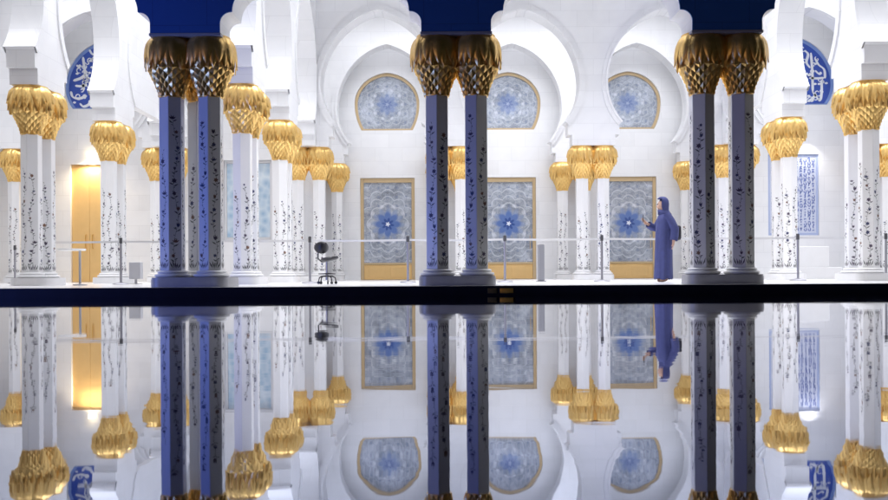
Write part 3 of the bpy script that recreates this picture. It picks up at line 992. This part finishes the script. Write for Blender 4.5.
# near (left) arm hanging
s2 = jv((.04, -.16, 1.26), .055, ch)
e2 = jv((.17, -.215, 1.0), .042, s2)
w2 = jv((.135, -.235, .765), .027, e2)
hand(w2, (-.1, -.05, -1), (-.9, .3, 0), (-.25, -.95, 0), .5)
me = bpy.data.meshes.new('body'); me.from_pydata(V, Eg, [])
me.materials.append(M_SKIN)
body = obj('body', me, pr)
mo = body.modifiers.new('skin', 'SKIN'); mo.use_smooth_shade = True
for i, sv in enumerate(me.skin_vertices[0].data):
    sv.radius = Rr[i]; sv.use_root = (i == 0)
body.modifiers.new('sub', 'SUBSURF').levels = 2
body.modifiers['sub'].render_levels = 2

def robe():
    bm = bmesh.new()
    prof = [(.055, .0, .165, .20, .016), (.10, .0, .162, .20, .016), (.35, .002, .155, .195, .014), (.65, .006, .155, .20, .011), (.90, .012, .158, .205, .008),
            (1.05, .018, .155, .205, .006), (1.17, .025, .148, .20, .004), (1.255, .03, .125, .185, .002), (1.31, .025, .09, .12, 0), (1.35, .01, .07, .08, 0)]
    seg = 48; rings = []
    for z, cx, rx, ry, am in prof:
        ring = []
        for i in range(seg):
            a = 2 * PI * i / seg
            k = 1 + am * 7.5 * (math.cos(7 * a + z * 1.2) * .6 + .4 * math.cos(11 * a + 1 - z))
            ring.append(bm.verts.new((cx + rx * k * math.cos(a), ry * k * math.sin(a), z + (.012 * math.cos(5 * a) if z < .06 else 0))))
        rings.append(ring)
    for a, b in zip(rings, rings[1:]):
        for i in range(seg): bm.faces.new((a[i], a[(i + 1) % seg], b[(i + 1) % seg], b[i]))
    return bm
o = build('robe', robe(), M_ROBE, pr, smooth=80)
bm = bmesh.new()
tube(bm, [(.03, .13, 1.275), (-.02, .18, 1.16), (-.10, .195, 1.02), (-.17, .172, 1.05), (-.255, .137, 1.105)], [.075, .078, .080, .072, .066], 14, False)
build('sleeve', bm, M_ROBE, pr, smooth=80)
bm = bmesh.new()
tube(bm, [(.03, -.13, 1.28), (.10, -.185, 1.15), (.165, -.215, 1.0), (.155, -.228, .88), (.138, -.234, .78)], [.075, .078, .080, .078, .074], 14, False)
build('sleeve', bm, M_ROBE, pr, smooth=80)
bm = bmesh.new()                      # hood: shell round the head, open at the face, falling onto the shoulders
seg = 40
prof = [(1.625, .02), (1.615, .06), (1.585, .098), (1.54, .118), (1.48, .124), (1.42, .12), (1.37, .108), (1.33, .112), (1.285, .13)]
rings = []
for z, rr in prof:
    cxx = -.012 + max(0, (1.40 - z)) * .38
    ry_ = rr * (.86 if z > 1.36 else 1.12)
    rings.append([(Vector((cxx + rr * math.cos(2 * PI * i / seg), ry_ * math.sin(2 * PI * i / seg), z)), i) for i in range(seg)])
vv = [[bm.verts.new(p) for p, i in ring] for ring in rings]
for k in range(len(prof) - 1):
    zmid = (prof[k][0] + prof[k + 1][0]) / 2
    for i in range(seg):
        a = (i + .5) * 360 / seg
        if 1.37 < zmid < 1.57 and abs(a - 180) < 72: continue
        bm.faces.new((vv[k][i], vv[k][(i + 1) % seg], vv[k + 1][(i + 1) % seg], vv[k + 1][i]))
bm.faces.new(vv[0])
loose = [v for v in bm.verts if not v.link_faces]
bmesh.ops.delete(bm, geom=loose, context='VERTS')
ho = build('hood', bm, M_ROBE, pr, smooth=80)
so = ho.modifiers.new('thick', 'SOLIDIFY'); so.thickness = .012
for s in (-1, 1):
    bm = bmesh.new(); bmesh.ops.create_uvsphere(bm, u_segments=10, v_segments=6, radius=.008)
    build('eye', bm, M_HAIR, pr, (-.108, s * .032, 1.478))
bm = bmesh.new(); tube(bm, [(-.093, -.026, 1.408), (-.104, 0, 1.41), (-.093, .026, 1.408)], .006, 6)
build('mouth', bm, plain('lips', (.40, .16, .13), .5), pr)
bm = bmesh.new(); box(bm, .175, .315, -.14, .15, .79, 1.07, .04)
bg = tag(build('shoulder_bag', bm, M_BAG, None, pr.location), 'dark bag hanging behind the back of the robed person', 'bag')
bm = bmesh.new(); tube(bm, [(.215, -.10, 1.03), (.20, -.10, 1.15), (.10, -.08, 1.325), (.05, .0, 1.35), (.12, .06, 1.30), (.205, .08, 1.12), (.215, .08, 1.03)], .010, 6)
build('strap', bm, M_BAG, bg, smooth=60)
bm = bmesh.new(); box(bm, -.036, .036, -.0045, .0045, -.073, .073, .004)
ph = tag(build('phone', bm, M_PHONE, None, Vector(pr.location) + Vector((-.365, .085, 1.215))), 'phone held up in the raised hand of the robed person', 'phone')
ph.rotation_euler = (0, rad(-20), rad(80))

# ------------------------------------------------------------------ lights
def area(name, loc, sx_, sy_, power, col=(1, 1, 1), rot=(0, 0, 0), spread=180):
    l = bpy.data.lights.new(name, 'AREA'); l.shape = 'RECTANGLE'; l.size = sx_; l.size_y = sy_; l.energy = power; l.color = col
    l.spread = rad(spread)
    o = bpy.data.objects.new(name, l); o.location = loc; o.rotation_euler = rot; link(o); return o
CW = (.95, .96, 1.0)
area('hall_light', (2.2, 19.0, 9.3), 10, 7.4, 890, CW, spread=100)
area('corridor_light', (2.2, 27.0, 9.2), 11, 1.6, 300, CW, rot=(rad(20), 0, 0), spread=115)
area('door_bay_fill', (2.2, 29.83, 9.0), 11, .12, 70, CW, spread=160)  # unseen fill strip, added to lift the wall behind the door arcade
area('left_aisle_light', (-5.8, 20.4, 9.3), 2.6, 11, 330, CW, spread=115)
area('far_left_aisle_light', (-10.2, 20.9, 9.3), 3, 11, 400, CW, spread=115)
area('right_aisle_light', (10.2, 20.9, 9.3), 3, 11, 400, CW, spread=115)
area('far_right_aisle_light', (14, 20.9, 9.3), 3, 11, 260, CW, spread=115)
# warm lamp over the golden door
l = bpy.data.lights.new('door_lamp', 'SPOT'); l.energy = 230; l.color = (1, .80, .5); l.spot_size = rad(150); l.spot_blend = .8; l.shadow_soft_size = .08
o = bpy.data.objects.new('door_lamp', l); o.location = (-10.4, AISY - .16, 3.78); link(o)
# wall washer over the script panel
l = bpy.data.lights.new('panel_lamp', 'SPOT'); l.energy = 45; l.color = (1, .97, .93); l.spot_size = rad(120); l.spot_blend = .8; l.shadow_soft_size = .1
o = bpy.data.objects.new('panel_lamp', l); o.location = (10.75, AISY - .25, 4.2); link(o)
# blue floodlight on the pool side, left of the camera
l = bpy.data.lights.new('blue_floodlight', 'SPOT'); l.energy = 1150; l.color = (.13, .25, 1.0); l.spot_size = rad(70); l.spot_blend = .6; l.shadow_soft_size = .25
o = bpy.data.objects.new('blue_floodlight', l); o.location = (-10.8, 9.2, 1.4)
o.rotation_euler = (Vector((-1.5, 13.8, 1.9)) - o.location).to_track_quat('-Z', 'Y').to_euler(); link(o)

w = bpy.data.worlds.new('World'); sc.world = w; w.use_nodes = True
wn = w.node_tree
bgn = wn.nodes['Background']
sky = wn.nodes.new('ShaderNodeTexSky'); sky.sky_type = 'NISHITA'; sky.sun_disc = False
sky.sun_elevation = rad(2.0); sky.sun_rotation = rad(215)
wn.links.new(sky.outputs[0], bgn.inputs[0]); bgn.inputs[1].default_value = .015
l = bpy.data.lights.new('sun', 'SUN'); l.energy = .04; l.angle = rad(10); l.color = (1, .9, .8)
o = bpy.data.objects.new('sun', l); o.rotation_euler = (rad(88), 0, rad(-35)); o.location = (0, -10, 20); link(o)

# ------------------------------------------------------------------ camera and colour
cam = bpy.data.cameras.new('camera'); cam.sensor_width = 36; cam.lens = 36 * F / 888
cam.shift_y = 24.5 / 888; cam.clip_end = 1500; cam.clip_start = .05
co = bpy.data.objects.new('camera', cam); co.location = (0, 0, CAMZ); co.rotation_euler = (rad(90), rad(.33), 0); link(co)
sc.camera = co
sc.view_settings.view_transform = 'Standard'; sc.view_settings.look = 'None'
sc.view_settings.exposure = 0; sc.view_settings.gamma = 1; sc.view_settings.use_curve_mapping = False
sc.cycles.max_bounces = 10; sc.cycles.diffuse_bounces = 6; sc.cycles.glossy_bounces = 5
sc.cycles.sample_clamp_indirect = 8
sc.cycles.use_denoising = True
